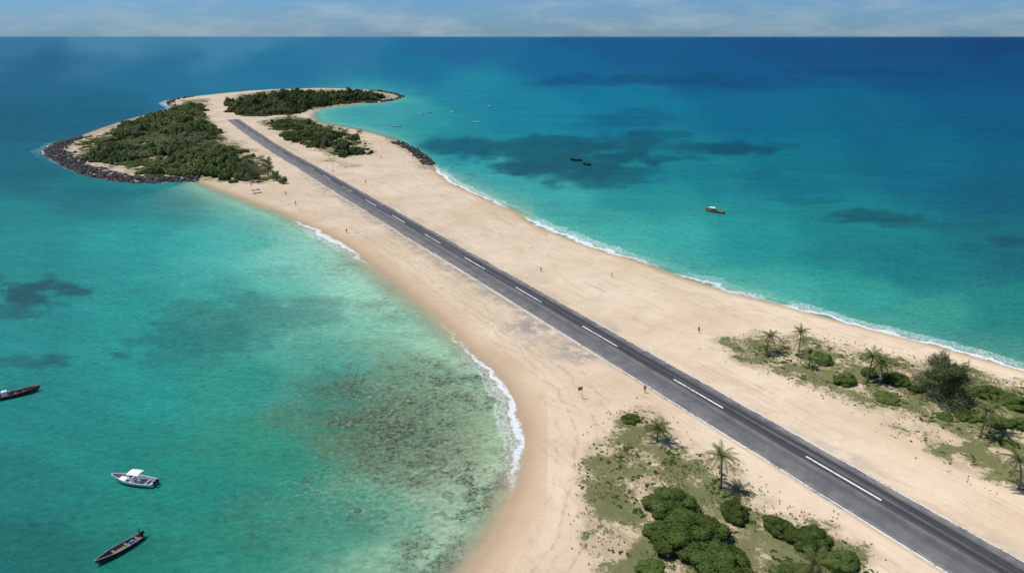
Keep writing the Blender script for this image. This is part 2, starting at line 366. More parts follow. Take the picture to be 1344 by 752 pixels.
# ---------------------------------------------------------------- runway
path=cl[:-1]+[q0]
endp=A1+Dv*140
nseg=40
for i in range(1,nseg+1): path.append(q0+(endp-q0)*i/nseg)
path=np.array(path)
alongs=np.concatenate([[0],np.cumsum(np.linalg.norm(np.diff(path,axis=0),axis=1))])
def path_at(s):
    i=min(max(int(np.searchsorted(alongs,s)-1),0),len(path)-2)
    d=(path[i+1]-path[i])/np.linalg.norm(path[i+1]-path[i]); p=path[i]+d*(s-alongs[i])
    return p,d
def ribbon(s0,s1,o0,o1,z,step=6,cross=2):
    # offset + is to the west (solid line) side
    V=[];F_=[];ac=[];al=[]
    n=max(1,int((s1-s0)/step))
    for i in range(n+1):
        s=s0+(s1-s0)*i/n; p,d=path_at(s)
        nrm=np.array([d[1],-d[0]])
        for j in range(cross):
            o=o0+(o1-o0)*j/(cross-1)
            q=p+nrm*o
            V.append((q[0],q[1],z)); ac.append(o); al.append(s)
    for i in range(n):
        for j in range(cross-1):
            a=i*cross+j; F_.append((a,a+cross,a+1+cross,a+1))
    return V,F_,ac,al
SC=float(np.dot(A1-q0,Dv)+alongs[4])
V,F_,ac,al=ribbon(0,alongs[-1],-4.9,7.7,RZ,6,9)
rmesh=np_mesh('runway',V,F_); fattr(rmesh,'across',ac); fattr(rmesh,'along',al)
def runway_mat():
    k=N('worn_asphalt'); p=k.pos(); a=k.attr('across'); s=k.attr('along')
    cv=k.n('ShaderNodeCombineXYZ'); k.L(a,cv.inputs[0]); k.L(s,cv.inputs[1]); uv=cv.outputs[0]
    st=k.noise(k.sc(uv,1.3,.012,1),1,6,.68); st2=k.noise(k.sc(uv,4.0,.02,1),1,4,.6)
    n=k.noise(p,.25,8,.68); n2=k.noise(p,5,3,.6)
    c=k.mix(k.ss(.35,.65,n),(.115,.113,.110),(.175,.168,.158))
    lane=k.math('MULTIPLY',k.ss(1.6,.6,a),k.ss(-3.6,-1.8,a))
    l2=k.math('MULTIPLY',k.ss(4.6,3.2,a),k.ss(1.6,2.4,a))
    dk=k.math('MAXIMUM',lane,k.math('MULTIPLY',l2,.35))
    dk=k.math('MULTIPLY',dk,k.math('ADD',.40,k.ss(.38,.62,st)),clamp=True)
    c=k.mix(dk,c,(.030,.030,.032))
    c=k.mix(k.math('MULTIPLY',k.ss(.5,.68,st2),.50),c,(.045,.045,.047))
    c=k.mix(k.math('MULTIPLY',k.ss(.44,.30,st),.45),c,(.23,.22,.20))
    c=k.mix(k.math('MULTIPLY',k.ss(.55,.7,n2),.25),c,(.21,.20,.18))
    e=k.math('MINIMUM',k.math('SUBTRACT',7.7,a),k.math('ADD',a,4.9))
    sn=k.noise(p,.5,8,.65); sn2=k.noise(p,.06,4,.6)
    mid=k.math('MULTIPLY',k.ss(330,230,s),k.ss(2.0,6.5,a))
    ed=k.math('ADD',e,k.math('ADD',k.math('MULTIPLY_ADD',sn,-1.4,.45),k.math('MULTIPLY_ADD',sn2,-1.6,.6)))
    ed=k.math('SUBTRACT',ed,k.math('MULTIPLY',mid,k.math('MULTIPLY',sn2,1.6)))
    sm=k.math('SUBTRACT',1,k.ss(-.15,.4,ed))
    c=k.mix(sm,c,(.62,.49,.34))
    dust=k.math('MULTIPLY',k.math('SUBTRACT',1,k.ss(0,2.6,e)),k.ss(.38,.68,sn))
    c=k.mix(k.math('MULTIPLY',dust,.55),c,(.40,.335,.25))
    far=k.math('MULTIPLY',k.ss(420,80,s),k.ss(.38,.62,sn)); c=k.mix(k.math('MULTIPLY',far,.28),c,(.33,.29,.23))
    b=k.n('ShaderNodeBsdfPrincipled'); k.L(c,b.inputs['Base Color']); b.inputs['Roughness'].default_value=.8
    k.L(k.bump(k.math('MULTIPLY',n2,.01),.5,1),b.inputs['Normal'])
    return k.done(b.outputs[0])
runway=link('runway',rmesh,runway_mat(),kind='structure')
def paint_mat():
    k=N('worn_white_paint'); p=k.pos(); n=k.noise(p,1.4,8,.75); s=k.attr('along')
    n2=k.noise(p,.08,3,.5)
    old=k.ss(520,200,s)
    m=k.ss(.52,.68,k.math('ADD',k.math('ADD',n,k.math('MULTIPLY',old,.09)),k.math('MULTIPLY_ADD',n2,.3,-.12)))
    c=k.mix(m,(.76,.75,.71),(.17,.165,.15)); c=k.mix(k.math('MULTIPLY',old,.45),c,(.22,.21,.19)); return k.done(k.diff(c))
paint=paint_mat()
V=[];F_=[];AL=[]
def addr(s0,s1,o0,o1,z=RZ+.012):
    v,f,_,al_=ribbon(s0,s1,o0,o1,z); b=len(V); V.extend(v); AL.extend(al_); F_.extend([tuple(i+b for i in q) for q in f])
s=SC
while s-8>70: s-=33.26
while s<alongs[-1]-8:
    addr(s-7.0,s+7.0,-.19,.19); s+=33.26
pS=G(566,333,RZ); sS=float(np.dot(pS-q0,Dv)+alongs[4])
addr(sS,alongs[-1]-1,6.85,7.10)
pR=G(760,410,RZ); sR=float(np.dot(pR-q0,Dv)+alongs[4])
addr(sR,alongs[-1]-1,-4.5,-4.30)
mk=np_mesh('runway_marking',V,F_); fattr(mk,'along',AL); link('runway_marking',mk,paint,kind='structure')
# ---------------------------------------------------------------- foliage
def cube_sphere():
    bm=bmesh.new(); bmesh.ops.create_cube(bm,size=2); bmesh.ops.subdivide_edges(bm,edges=bm.edges[:],cuts=1,use_grid_fill=True)
    V=np.array([v.co.normalized()[:] for v in bm.verts]); Fq=np.array([[v.index for v in f.verts] for f in bm.faces]); bm.free(); return V,Fq
CSV,CSF=cube_sphere()
def unit(v): return v/np.maximum(np.linalg.norm(v,axis=-1,keepdims=True),1e-9)
def leaves(Pn,Nn,size,asp,r):
    n=len(Pn); tg=unit(np.cross(Nn,r.normal(size=(n,3)))); bt=np.cross(Nn,tg)
    s=size[:,None]
    q=np.stack([Pn+tg*s,Pn+bt*s*asp,Pn-tg*s,Pn-bt*s*asp],1).reshape(-1,3)
    return q,np.arange(4*n).reshape(-1,4)
def bush(seed,nl=18,n=2500,leaf=.06,flat=.55,asp=.55,core=.82,lr=(.2,.36),rn=.9):
    r=np.random.default_rng(seed)
    rad=np.sqrt(r.random(nl))*.72; an=r.random(nl)*6.283
    R=r.uniform(lr[0],lr[1],nl)
    C=np.stack([rad*np.cos(an),rad*np.sin(an)*r.uniform(.8,1),(1-rad**2)*flat*r.uniform(.35,1,nl)],-1)
    k=r.integers(0,nl,n); d=unit(r.normal(size=(n,3))+np.array([0,0,.45])); 
    Pn=C[k]+d*(R[k]*r.uniform(.78,1.10,n))[:,None]*np.array([1,1,.85])
    Pn[:,2]=np.abs(Pn[:,2])
    Nn=unit(d+rn*r.normal(size=(n,3)))
    v,f=leaves(Pn,Nn,leaf*r.uniform(.6,1.3,n),asp,r)
    vs_=[v];fs_=[f];b=len(v)
    for i in range(nl):
        vs_.append(C[i]+CSV*R[i]*core*np.array([1,1,.85])); fs_.append(CSF+b); b+=len(CSV)
    return np.concatenate(vs_),np.concatenate(fs_)
def leaf_mat(name,c1,c2,c3,ns=.35,c4=None,ns2=.015):
    k=N(name); g=k.n('ShaderNodeNewGeometry'); p=g.outputs['Position']; ri=g.outputs['Random Per Island']
    n=k.noise(p,ns,4,.6)
    c=k.mix(k.ss(.36,.64,n),(*c1,1),(*c2,1)); c=k.mix(k.ss(.55,1.0,ri),c,(*c3,1))
    if c4: c=k.mix(k.math('MULTIPLY',k.ss(.45,.62,k.noise(p,ns2,4,.6)),.75),c,(*c4,1))
    oi=k.n('ShaderNodeObjectInfo'); f=k.math('MULTIPLY_ADD',oi.outputs['Random'],.5,.75)
    col=k.scale(c,f)
    tl=k.n('ShaderNodeBsdfTranslucent'); k.L(col,tl.inputs[0])
    return k.done(k.mixs(.3,k.diff(col),tl.outputs[0]))
M_shrub=leaf_mat('shrub_leaves',(.070,.110,.028),(.115,.165,.042),(.16,.20,.06))
M_wood=leaf_mat('woodland_leaves',(.050,.080,.030),(.115,.155,.048),(.16,.19,.075),.07,(.20,.21,.10),.03)
M_palm=leaf_mat('palm_leaves',(.11,.16,.05),(.18,.215,.075),(.27,.26,.11),.8)
M_cas=leaf_mat('casuarina_needles',(.13,.175,.075),(.19,.235,.10),(.26,.28,.15),.5)
M_grass=leaf_mat('dune_grass',(.12,.15,.05),(.20,.205,.085),(.30,.27,.14),.4)
M_bark=simple('bark',(.20,.16,.12),.9,.35,6)
M_rock=simple('rock',(.055,.051,.047),.95,.55,1.2)
def merge(tmpl,inst):
    vs_=[];fs_=[];b=0
    for (ti,x,y,z,sx,sz,rot) in inst:
        v,f=tmpl[ti]; c,s_=math.cos(rot),math.sin(rot)
        w=np.stack([(v[:,0]*c-v[:,1]*s_)*sx+x,(v[:,0]*s_+v[:,1]*c)*sx+y,v[:,2]*sz+z],-1)
        vs_.append(w); fs_.append(f+b); b+=len(v)
    return np.concatenate(vs_),np.concatenate(fs_)
def scatter(poly,sp,margin=0,jit=.45):
    m_=max(0,-margin)
    x0,y0=poly.min(0)-m_;x1,y1=poly.max(0)+m_
    gx,gy=np.meshgrid(np.arange(x0,x1,sp),np.arange(y0,y1,sp)); gx=gx.ravel();gy=gy.ravel()
    gx=gx+rng.uniform(-jit,jit,len(gx))*sp; gy=gy+rng.uniform(-jit,jit,len(gy))*sp
    d,_=sdist(gx,gy,poly); m=d>margin; return gx[m],gy[m],d[m]
T_far=[bush(100+i,10,330,.095,.55,.7,.90,(.28,.46),.6) for i in range(6)]
def woodland(poly,sp,rr,hh,name,label,soft=16,thin=.4,sw=4):
    x,y,d=scatter(polyw(poly),sp,-sw)
    dl_,_=sdist(x,y,LAND)
    big=fbm(x/24,y/24,61,3); med=fbm(x/11,y/11,65,3); inst=[]
    for i in range(len(x)):
        e=d[i]+(med[i]-.5)*soft*2.4
        if e<-1 or dl_[i]<9: continue
        if med[i]<thin and rng.random()<.82: continue
        ee=float(np.clip(.35+e/soft*.65,.35,1)); tall=.45+1.35*float(sstep(.42,.62,big[i]))
        if rng.random()<.10: tall*=1.4
        r_=rng.uniform(*rr)*(.55+.45*ee)*rng.choice([.65,1,1.2]); h=min(rng.uniform(*hh)*tall*ee,r_*2.1)
        inst.append((int(rng.integers(0,6)),x[i],y[i],.6,r_,h,rng.random()*6.28))
    v,f=merge(T_far,inst); link(name,np_mesh(name,v,f),M_wood,kind='stuff',label=label,category='woods'); return len(inst)
c1=woodland([(106,190),(150,170),(195,155),(232,141),(264,139),(270,165),(294,183),(320,204),(345,225),(337,238),(305,240),(255,232),(205,230),(160,224),(112,209)],3.9,(2.4,4.8),(3.0,6.8),'coastal_woodland','dense mixed green coastal thicket covering a rocky headland',10,.41)
c2=woodland([(304,137),(345,129),(430,126),(485,125),(506,130),(485,134),(440,139),(380,150),(335,154),(306,147)],6.5,(4.2,8.0),(6,11),'coastal_woodland','low dense green woodland on a distant sandy point',16,.36)
c3=woodland([(346,163),(385,155),(425,166),(445,177),(484,192),(488,201),(450,208),(425,198),(393,189),(362,174)],4.0,(2.0,4.2),(2.4,5.0),'coastal_woodland','strip of green thicket between the runway and the beach',10,.42)
# near shrubs
shr=[bush(200+i,40,9500,.030,.66,.6,.93,(.17,.30),.5) for i in range(4)]
shr_me=[]
for i,(v,f) in enumerate(shr):
    me=np_mesh('shrub',v,f); me.materials.append(M_shrub); shr_me.append(me)
def shrub(u,v,r,hz,label,i=None):
    p=place(u,v); R=r*pxm(v)
    o=bpy.data.objects.new('shrub',shr_me[random.randrange(4) if i is None else i]); COL.objects.link(o)
    o.location=(p.x,p.y,p.z-.1); o.rotation_euler=(0,0,random.random()*6.28); o.scale=(R,R*random.uniform(.8,1),R*hz)
    o['label']=label; o['category']='shrub'; o['group']='green shrubs on the dune grass'
for a in [(880,668,44,.7),(905,712,62,.6),(945,750,54,.65),(868,700,28,.6),(964,676,27,.75),(1022,696,30,.6),(1062,712,36,.6),(1102,740,32,.6),(1042,760,36,.6),(990,785,50,.6),(905,795,56,.6),(853,745,24,.4)]:
    shrub(*a,'large rounded glossy green shrub on sparse dune grass')
for a in [(828,551,16,.5),(1108,501,21,.7),(1076,472,22,.5),(1052,468,10,.5),(1140,492,17,.7),(1175,500,22,.6),(1165,524,22,.35),(1203,512,14,.6),(1262,516,22,.7),(1296,520,25,.7),(1332,532,26,.7),(1310,556,22,.5),(1348,562,24,.7),(1272,548,22,.4),(1240,548,15,.35),(1325,584,16,.4),(1380,560,46,.7),(1440,590,46,.7),(1395,610,36,.6)]:
    shrub(*a,'low green shrub growing in the sandy dune grass')
# dune grass and low creepers
T_mini=[bush(300+i,5,80,.15,.5,.5,.8,(.3,.5)) for i in range(4)]
def tuft(seed):
    r=np.random.default_rng(seed); n=9; a=r.random(n)*6.28; l=r.uniform(.5,1,n)
    d=np.stack([np.cos(a)*.6,np.sin(a)*.6,np.ones(n)],-1)*l[:,None]; sd=np.stack([-np.sin(a),np.cos(a),np.zeros(n)],-1)*.09
    o=r.normal(size=(n,3))*np.array([.12,.12,0])
    q=np.stack([o-sd,o+sd,o+d+sd*.3,o+d-sd*.3],1).reshape(-1,3); return q,np.arange(4*n).reshape(-1,4)
T_tuft=[tuft(i) for i in range(5)]
inst=[];inst2=[]
for gi,sp,pr in ((0,.7,.7),(1,.7,.5),(2,.6,.7),(3,3.2,.3),(5,3.0,.5)):
    mg=-7.0 if gi<3 else -10
    x,y,d=scatter(GP[gi],sp,mg)
    dd_,_=sdist(x,y,LAND)
    acx=(x-q0[0])*NW[0]+(y-q0[1])*NW[1]
    nb=fbm(x/3,y/3,71,4); nb2=fbm(x/6,y/6,75,4)
    base_=sstep(mg*.9,5,d)
    wgt=base_*sstep(.40,.60,nb)
    for i in range(len(x)):
        if dd_[i]<9 or -5.5<acx[i]<8.3: continue
        if rng.random()<wgt[i]*pr:
            s_=rng.uniform(.22,.45)*(1 if gi<3 else 2)
            inst.append((rng.integers(0,5),x[i],y[i],.78,s_,s_,rng.random()*6.28))
        if rng.random()<base_[i]*float(sstep(.44,.62,nb2[i]))*.24:
            s_=rng.uniform(.2,.75)*(.4+.6*base_[i])*(1 if gi<3 else 2.2)
            inst2.append((rng.integers(0,4),x[i],y[i],.76,s_,s_*.45,rng.random()*6.28))
v,f=merge(T_tuft,inst); link('dune_grass',np_mesh('dune_grass',v,f),M_grass,kind='stuff',label='sparse dry green dune grass on sand',category='grass')
v,f=merge(T_mini,inst2); link('creeping_plants',np_mesh('creeping_plants',v,f),M_shrub,kind='stuff',label='low creeping green beach plants on sand',category='ground cover')
# ---------------------------------------------------------------- small mesh builder
class B:
    def __init__(s): s.v=[];s.f=[];s.mi=[]
    def add(s,v,f,m=0):
        b=len(s.v); s.v.extend([tuple(q) for q in v]); s.f.extend([tuple(i+b for i in q) for q in f]); s.mi.extend([m]*len(f))
    def box(s,c,d,m=0,taper=1.0,bev=.0):
        bm=bmesh.new(); bmesh.ops.create_cube(bm,size=1)
        for q in bm.verts:
            k=taper if q.co.z>0 else 1
            q.co=Vector((q.co.x*d[0]*k,q.co.y*d[1]*k,q.co.z*d[2]))+Vector(c)
        if bev: bmesh.ops.bevel(bm,geom=bm.edges[:],offset=bev,segments=2,affect='EDGES')
        bm.verts.index_update(); s.add([q.co[:] for q in bm.verts],[[q.index for q in f.verts] for f in bm.faces],m); bm.free()
    def tube(s,ps,rs,n=8,m=0,cap=True):
        ps=[Vector(p) for p in ps]; V=[]
        for i,p in enumerate(ps):
            d=(ps[min(i+1,len(ps)-1)]-ps[max(i-1,0)]).normalized(); a=d.orthogonal().normalized() if abs(d.z)<.9 else d.cross(Vector((0,1,0))).normalized(); b=d.cross(a)
            for j in range(n):
                t=j/n*6.2832; V.append(p+(a*math.cos(t)+b*math.sin(t))*rs[i])
        Fc=[(i*n+j,i*n+(j+1)%n,(i+1)*n+(j+1)%n,(i+1)*n+j) for i in range(len(ps)-1) for j in range(n)]
        if cap: Fc+= [tuple(range(n))[::-1],tuple(range((len(ps)-1)*n,len(ps)*n))]
        s.add(V,Fc,m)
    def obj(s,name,mats,parent=None,smooth=False,**pr):
        me=bpy.data.meshes.new(name); me.from_pydata(s.v,[],s.f)
        o=link(name,me,mats,parent,None,**pr)
        me.polygons.foreach_set('material_index',s.mi)
        if smooth: me.polygons.foreach_set('use_smooth',[True]*len(me.polygons))
        me.update(); return o
def thing(name,label,cat,loc,rz=0,sc_=1,group=None):
    e=bpy.data.objects.new(name,None); COL.objects.link(e); e.empty_display_size=.3
    e.location=loc; e.rotation_euler=(0,0,rz); e.scale=(sc_,)*3; e['label']=label; e['category']=cat
    if group: e['group']=group
    return e
def clone(root,loc,rz,sc_,label=None):
    e=root.copy(); COL.objects.link(e); e.location=loc; e.rotation_euler=(0,0,rz); e.scale=(sc_,)*3
    if label: e['label']=label
    for c in [o for o in root.children]:
        q=c.copy(); COL.objects.link(q); q.parent=e; q.matrix_parent_inverse=c.matrix_parent_inverse
    return e
# ---------------------------------------------------------------- palms
def palm(seed,h,lean,label,loc,rz=0,sc_=1):
    r=random.Random(seed); e=thing('palm_tree',label,'palm tree',loc,rz,sc_,'coconut palms on the dunes')
    ps=[];rs=[]
    for i in range(9):
        t=i/8; ps.append((lean*t*t,lean*.3*math.sin(t*2),h*t-.1)); rs.append(.20*(1-.5*t)+(.1 if i==0 else 0)+.015*(i%2))
    b=B(); b.tube(ps,rs,8); b.obj('trunk',M_bark,e,True)
    top=Vector(ps[-1]); c=B()
    nf=20
    for i in range(nf):
        a=i*2.399+r.uniform(-.3,.3); el=math.radians(74-92*(i/nf)+r.uniform(-10,10)); L=r.uniform(2.7,3.8)
        p=top.copy(); seg=9; rach=[p.copy()]; dirs=[]
        for k in range(seg):
            e2=el-1.35*(k/seg)**1.3-.1
            d=Vector((math.cos(a)*math.cos(e2)+.10*k/seg,math.sin(a)*math.cos(e2),math.sin(e2))).normalized(); dirs.append(d); p=p+d*(L/seg); rach.append(p.copy())
        dirs.append(dirs[-1])
        c.tube(rach,[.05*(1-.8*k/seg) for k in range(seg+1)],3,cap=False)
        side=Vector((-math.sin(a),math.cos(a),0))
        m=22
        for k in range(m):
            s=(k+.7)/m; x=s*seg; j=min(int(x),seg-1); q=rach[j].lerp(rach[j+1],x-j); d=dirs[j]
            ll=.66*math.sin(math.pi*min(1,s*.85+.13))**.7
            for sg in (-1,1):
                ld=(side*sg*.75+d*.65+Vector((0,0,-.30-r.random()*.35))).normalized()
                wv_=d*.06
                c.add([q-wv_,q+wv_,q+ld*ll+wv_*.3,q+ld*ll-wv_*.3],[(0,1,2,3)])
    c.obj('crown',M_palm,e)
    return e
PB=[]
def place_palm(i,u,v,sc_,rz,label):
    p=place(u,v)
    if len(PB)<4: 
        PB.append(palm(40+len(PB),[6.0,5.0,6.6,2.6][len(PB)],[.5,.9,.2,.2][len(PB)],label,p,rz,sc_)); return
    clone(PB[i],p,rz,sc_,label)
near_l='coconut palm with a slender bare trunk on dune grass'
for a in [(0,946,640,1.0,2.6),(1,1006,463,.82,.4),(2,1048,462,.80,3.0),(3,862,579,1.0,0)]: place_palm(*a,near_l if a[0]!=3 else 'short bushy young palm on dune grass')
for a in [(0,1138,502,1.0,.3),(1,1157,502,.95,2.2),(3,1062,482,.8,2.2),(2,1286,574,.9,4),(1,1337,642,1.1,2.5),(3,1068,762,1.05,1),(0,1298,568,.9,1.2),(3,1006,466,.7,3)]:
    place_palm(*a,near_l if a[0]!=3 else 'short bushy young palm on dune grass')
far_l='small dark palm rising from the thicket beside the runway'
for i,(u,v) in enumerate([(392,172),(405,178),(414,174),(424,183),(437,180),(447,184),(430,190),(418,188),(454,190),(472,186),(408,168),(380,165),(463,196)]):
    place_palm(i%3,u,v,random.uniform(1.0,1.4),random.random()*6,far_l)
# ---------------------------------------------------------------- casuarinas
def casuarina(seed,R,h,loc,n=7000,label='feathery grey-green casuarina tree on dune grass'):
    r=np.random.default_rng(seed); rr=random.Random(seed)
    e=thing('casuarina_tree',label,'tree',loc,0,1,'feathery casuarina trees')
    b=B(); b.tube([(0,0,-.2),(.1,0,h*.3),(-.1,.1,h*.6),(0,0,h*.92)],[.28,.2,.12,.03],7)
    tips=[]
    for i in range(34):
        a=rr.random()*6.28; t=rr.uniform(.05,.85); L=R*(1.0-.55*t)*rr.uniform(.6,1.1)
        p0=Vector((0,0,h*t)); p2=p0+Vector((math.cos(a)*L,math.sin(a)*L,L*rr.uniform(.1,.6))); p1=p0.lerp(p2,.5)+Vector((0,0,.2))
        b.tube([p0,p1,p2],[.08,.05,.02],4); tips.append((p0,p1,p2,L))
    b.obj('trunk',M_bark,e,True)
    k=r.integers(0,len(tips),n); s=r.uniform(.3,1.08,n)
    P0=np.array([t[0][:] for t in tips]);P2=np.array([t[2][:] for t in tips]);LL=np.array([t[3] for t in tips])
    Pn=P0[k]+(P2[k]-P0[k])*s[:,None]+r.normal(size=(n,3))*(LL[k]*.13)[:,None]*np.array([1,1,.9])
    Pn[:,2]=np.maximum(Pn[:,2],.15)
    d=unit(r.normal(size=(n,3))*.6+np.array([0,0,.5])+unit(P2[k]-P0[k])*.6); ln=r.uniform(.25,.6,n)[:,None]
    sd=unit(np.cross(d,r.normal(size=(n,3))))*.05
    q=np.stack([Pn-sd,Pn+sd,Pn+d*ln+sd*.4,Pn+d*ln-sd*.4],1).reshape(-1,3)
    me=np_mesh('crown',q,np.arange(4*n).reshape(-1,4)); link('crown',me,M_cas,e)
    return e
casuarina(5,6.6,8.4,place(1232,526),18000)
for (u,v,R,h) in [(322,234,5,10),(340,234,6,12),(352,232,5,11),(332,239,4,7),(362,237,3,5),(372,241,2.5,3)]:
    casuarina(int(u),R,h,place(u,v),5000,'pale feathery casuarina at the edge of the thicket')
# ---------------------------------------------------------------- boulders
def boulder_me(seed):
    bm=bmesh.new(); bmesh.ops.create_icosphere(bm,subdivisions=2,radius=1); r=random.Random(seed)
    pl=[(Vector((r.gauss(0,1),r.gauss(0,1),r.gauss(0,1))).normalized(),r.uniform(.5,.85)) for _ in range(9)]
    for v in bm.verts:
        for n,d in pl:
            e=v.co.dot(n)-d
            if e>0: v.co-=n*e
        v.co*=1+r.uniform(-.04,.04)
    me=bpy.data.meshes.new('boulder'); bm.to_mesh(me); bm.free(); me.materials.append(M_rock); return me
BM=[boulder_me(i) for i in range(5)]
def edge_pts(seg,n,w0,w1):
    seg=[G(u,v) for u,v in seg]; L=[np.linalg.norm(seg[i+1]-seg[i]) for i in range(len(seg)-1)]; out=[]
    for _ in range(n):
        s=random.random()*sum(L); i=0
        while i<len(L)-1 and s>L[i]: s-=L[i]; i+=1
        d=(seg[i+1]-seg[i])/L[i]; nn=np.array([d[1],-d[0]]); q=seg[i]+d*s
        ww=.45+1.1*float(fbm(np.array([q[0]/11]),np.array([q[1]/11]),97,3)[0])
        out.append(q+nn*(w0+(w1*ww-w0)*random.random()**1.3))
    return out
revs=[([(258,238),(235,238),(205,240),(160,238),(120,231),(88,218),(66,204),(63,197),(75,189),(100,181)],120,1900,-2.5,11,(.45,1.6)),
      ([(524,187),(545,197),(562,208),(569,217)],45,220,-1,6,(.7,1.7)),
      ([(480,136),(495,135),(515,132),(528,127),(515,123),(490,119)],45,420,-3,26,(1.2,3.0)),
      ([(205,148),(228,142),(218,136),(228,131),(250,127)],40,120,-2,8,(.9,2.2))]
T_b=[]
for m in BM: T_b.append((np.array([v.co[:] for v in m.vertices]),np.array([[*p.vertices] for p in m.polygons])))
rest=[]
def zat(p):
    d,_=sdist(np.array([p[0]]),np.array([p[1]]),LAND); return float(zland(d)[0]),float(d[0])
for seg,n1_,n2_,w0,w1,rr in revs:
    ps=edge_pts(seg,n1_+n2_,w0,w1)
    for i,p in enumerate(ps):
        z,d=zat(p)
        if d>w1+5 or d<-4: continue
        hump=1.2*math.exp(-((d-4)/5)**2); s_=(rr[0]+(rr[1]-rr[0])*random.random()**1.6)*(1.1 if i<n1_ else .88)
        zz=max(z,-.3)+hump*random.uniform(.2,1)
        if i<n1_:
            o=bpy.data.objects.new('boulder',BM[i%5]); COL.objects.link(o); o.location=(p[0],p[1],zz); o.scale=(s_,s_*random.uniform(.7,1),s_*.7)
            o.rotation_euler=(random.random(),random.random(),random.random()*6.28); o['label']='dark grey angular boulder in a rubble shore defence'; o['category']='boulder'; o['group']='boulders of the rocky shore'
        else: rest.append((int(rng.integers(0,5)),p[0],p[1],zz-.3,s_,s_*.7,random.random()*6.28))
v,f=merge(T_b,rest); link('shore_rubble',np_mesh('shore_rubble',v,f),M_rock,kind='stuff',label='dark grey rock rubble along the shore',category='rocks')
# ---------------------------------------------------------------- boats
M_white=simple('white_gelcoat',(.75,.76,.76),.35,.05); M_black=simple('black_paint',(.02,.02,.022),.35,.2)
M_dark=simple('dark_hull_paint',(.035,.035,.04),.5,.3); M_wood2=simple('weathered_wood',(.18,.13,.09),.8,.3,5)
M_grey=simple('grey_deck',(.35,.36,.37),.6,.1); M_red=simple('red_paint',(.45,.04,.025),.5,.15); M_orange=simple('orange_paint',(.50,.12,.04),.5,.15)
M_canvas=simple('white_canvas',(.72,.73,.74),.8,.06,2); M_blue=simple('blue_paint',(.03,.12,.30),.5,.1); M_steel=simple('steel_tube',(.5,.5,.52),.3,.1,3,.8)
M_glass=simple('dark_glass',(.03,.05,.06),.08,.1); M_faded=simple('faded_red_cloth',(.28,.09,.07),.9,.1)
def hull(e,L,W,Hh,out,inn,rim,full=.55,floor=.12):
    n=22; V=[]
    def sec(s):
        w=W/2*((.78+.22*math.sin(min(1,s/.45)*math.pi/2)) if s<.45 else max(.015,(1-((s-.45)/.55)**2.3)**.9))
        zg=Hh*(.72+.5*s*s); zk=-.25+.55*Hh*max(0,(s-.72)/.28)**2
        return w,zg,zk
    for i in range(n+1):
        s=i/n; x=-L/2+L*s; w,zg,zk=sec(s); wi=max(w-.07,.005); fz=max(floor,zk+.06); ch=zk+(zg-zk)*.38
        xb=x+ (zg*.35*max(0,(s-.8)/.2))
        V+=[(x,0,zk),(x,w*.74,ch),(xb,w,zg),(xb,wi,zg),(x,wi*.72,fz),(x,0,fz),(x,-wi*.72,fz),(xb,-wi,zg),(xb,-w,zg),(x,-w*.74,ch)]
    b=B(); Fo=[];mi=[]
    for i in range(n):
        for j in range(10):
            Fo.append((i*10+j,i*10+(j+1)%10,(i+1)*10+(j+1)%10,(i+1)*10+j)); mi.append(1 if 3<=j<=6 else 0)
    Fo.append((0,9,8,2,1)); mi.append(0); Fo.append((3,7,6,5,4)); mi.append(1)
    b.v=V; b.f=Fo; b.mi=mi; o=b.obj('hull',[out,inn],e)
    r=B()
    for sg in (-1,1):
        ps=[]
        for i in range(n+1):
            s=i/n; w,zg,zk=sec(s); ps.append((-L/2+L*s+zg*.35*max(0,(s-.8)/.2),sg*(w-.02),zg+.02))
        r.tube(ps,[.05]*len(ps),6)
    r.obj('gunwale',rim,e,True)
    return sec
def outboard(e,L,W,y=0,z=.55):
    b=B(); b.box((-L/2-.28,y,z+.35),(.55,.34,.42),0,.8,.06); b.box((-L/2-.25,y,z-.15),(.16,.12,.75),0); b.box((-L/2-.05,y,z),(.2,.22,.25),0); b.box((-L/2-.30,y,z-.5),(.35,.05,.12),0)
    b.tube([(-L/2+.05,y,z+.25),(-L/2+.6,y,z+.4)],[.03,.03],6); b.obj('outboard_motor',M_black,e)
def bench(e,x,w,z,mat):
    b=B(); b.box((x,0,z),(.32,w,.06),0,1,.01); b.obj('bench',mat,e)
def canopy(e,x0,x1,w,z,mat,posts=M_steel):
    b=B(); V=[];n=8;m=6
    for lay in (0,1):
        for i in range(m+1):
            for j in range(n+1):
                t=j/n*2-1; V.append((x0+(x1-x0)*i/m,t*w/2,z+.16*(1-t*t)+.05*math.sin(i/m*math.pi)-lay*.04))
    q=(m+1)*(n+1); Fc=[]
    for lay in (0,1):
        for i in range(m):
            for j in range(n):
                a=lay*q+i*(n+1)+j; Fc.append((a,a+1,a+n+2,a+n+1) if lay==0 else (a,a+n+1,a+n+2,a+1))
    for i in range(m):
        for j in (0,n): a=i*(n+1)+j; Fc.append((a,a+n+1,a+n+1+q,a+q))
    for j in range(n):
        for i in (0,m): a=i*(n+1)+j; Fc.append((a,a+1,a+1+q,a+q))
    b.add(V,Fc); b.obj('canopy',mat,e,True)
    for x in (x0+.1,x1-.1):
        for y in (-w/2+.08,w/2-.08):
            p=B(); p.tube([(x,y,.4),(x,y,z+.02)],[.025,.025],6); p.obj('canopy_pole',posts,e)
def between(bow,stern):
    a=G(*bow);b=G(*stern); c=(a+b)/2; d=a-b; return Vector((c[0],c[1],0)),math.atan2(d[1],d[0]),float(np.linalg.norm(d))
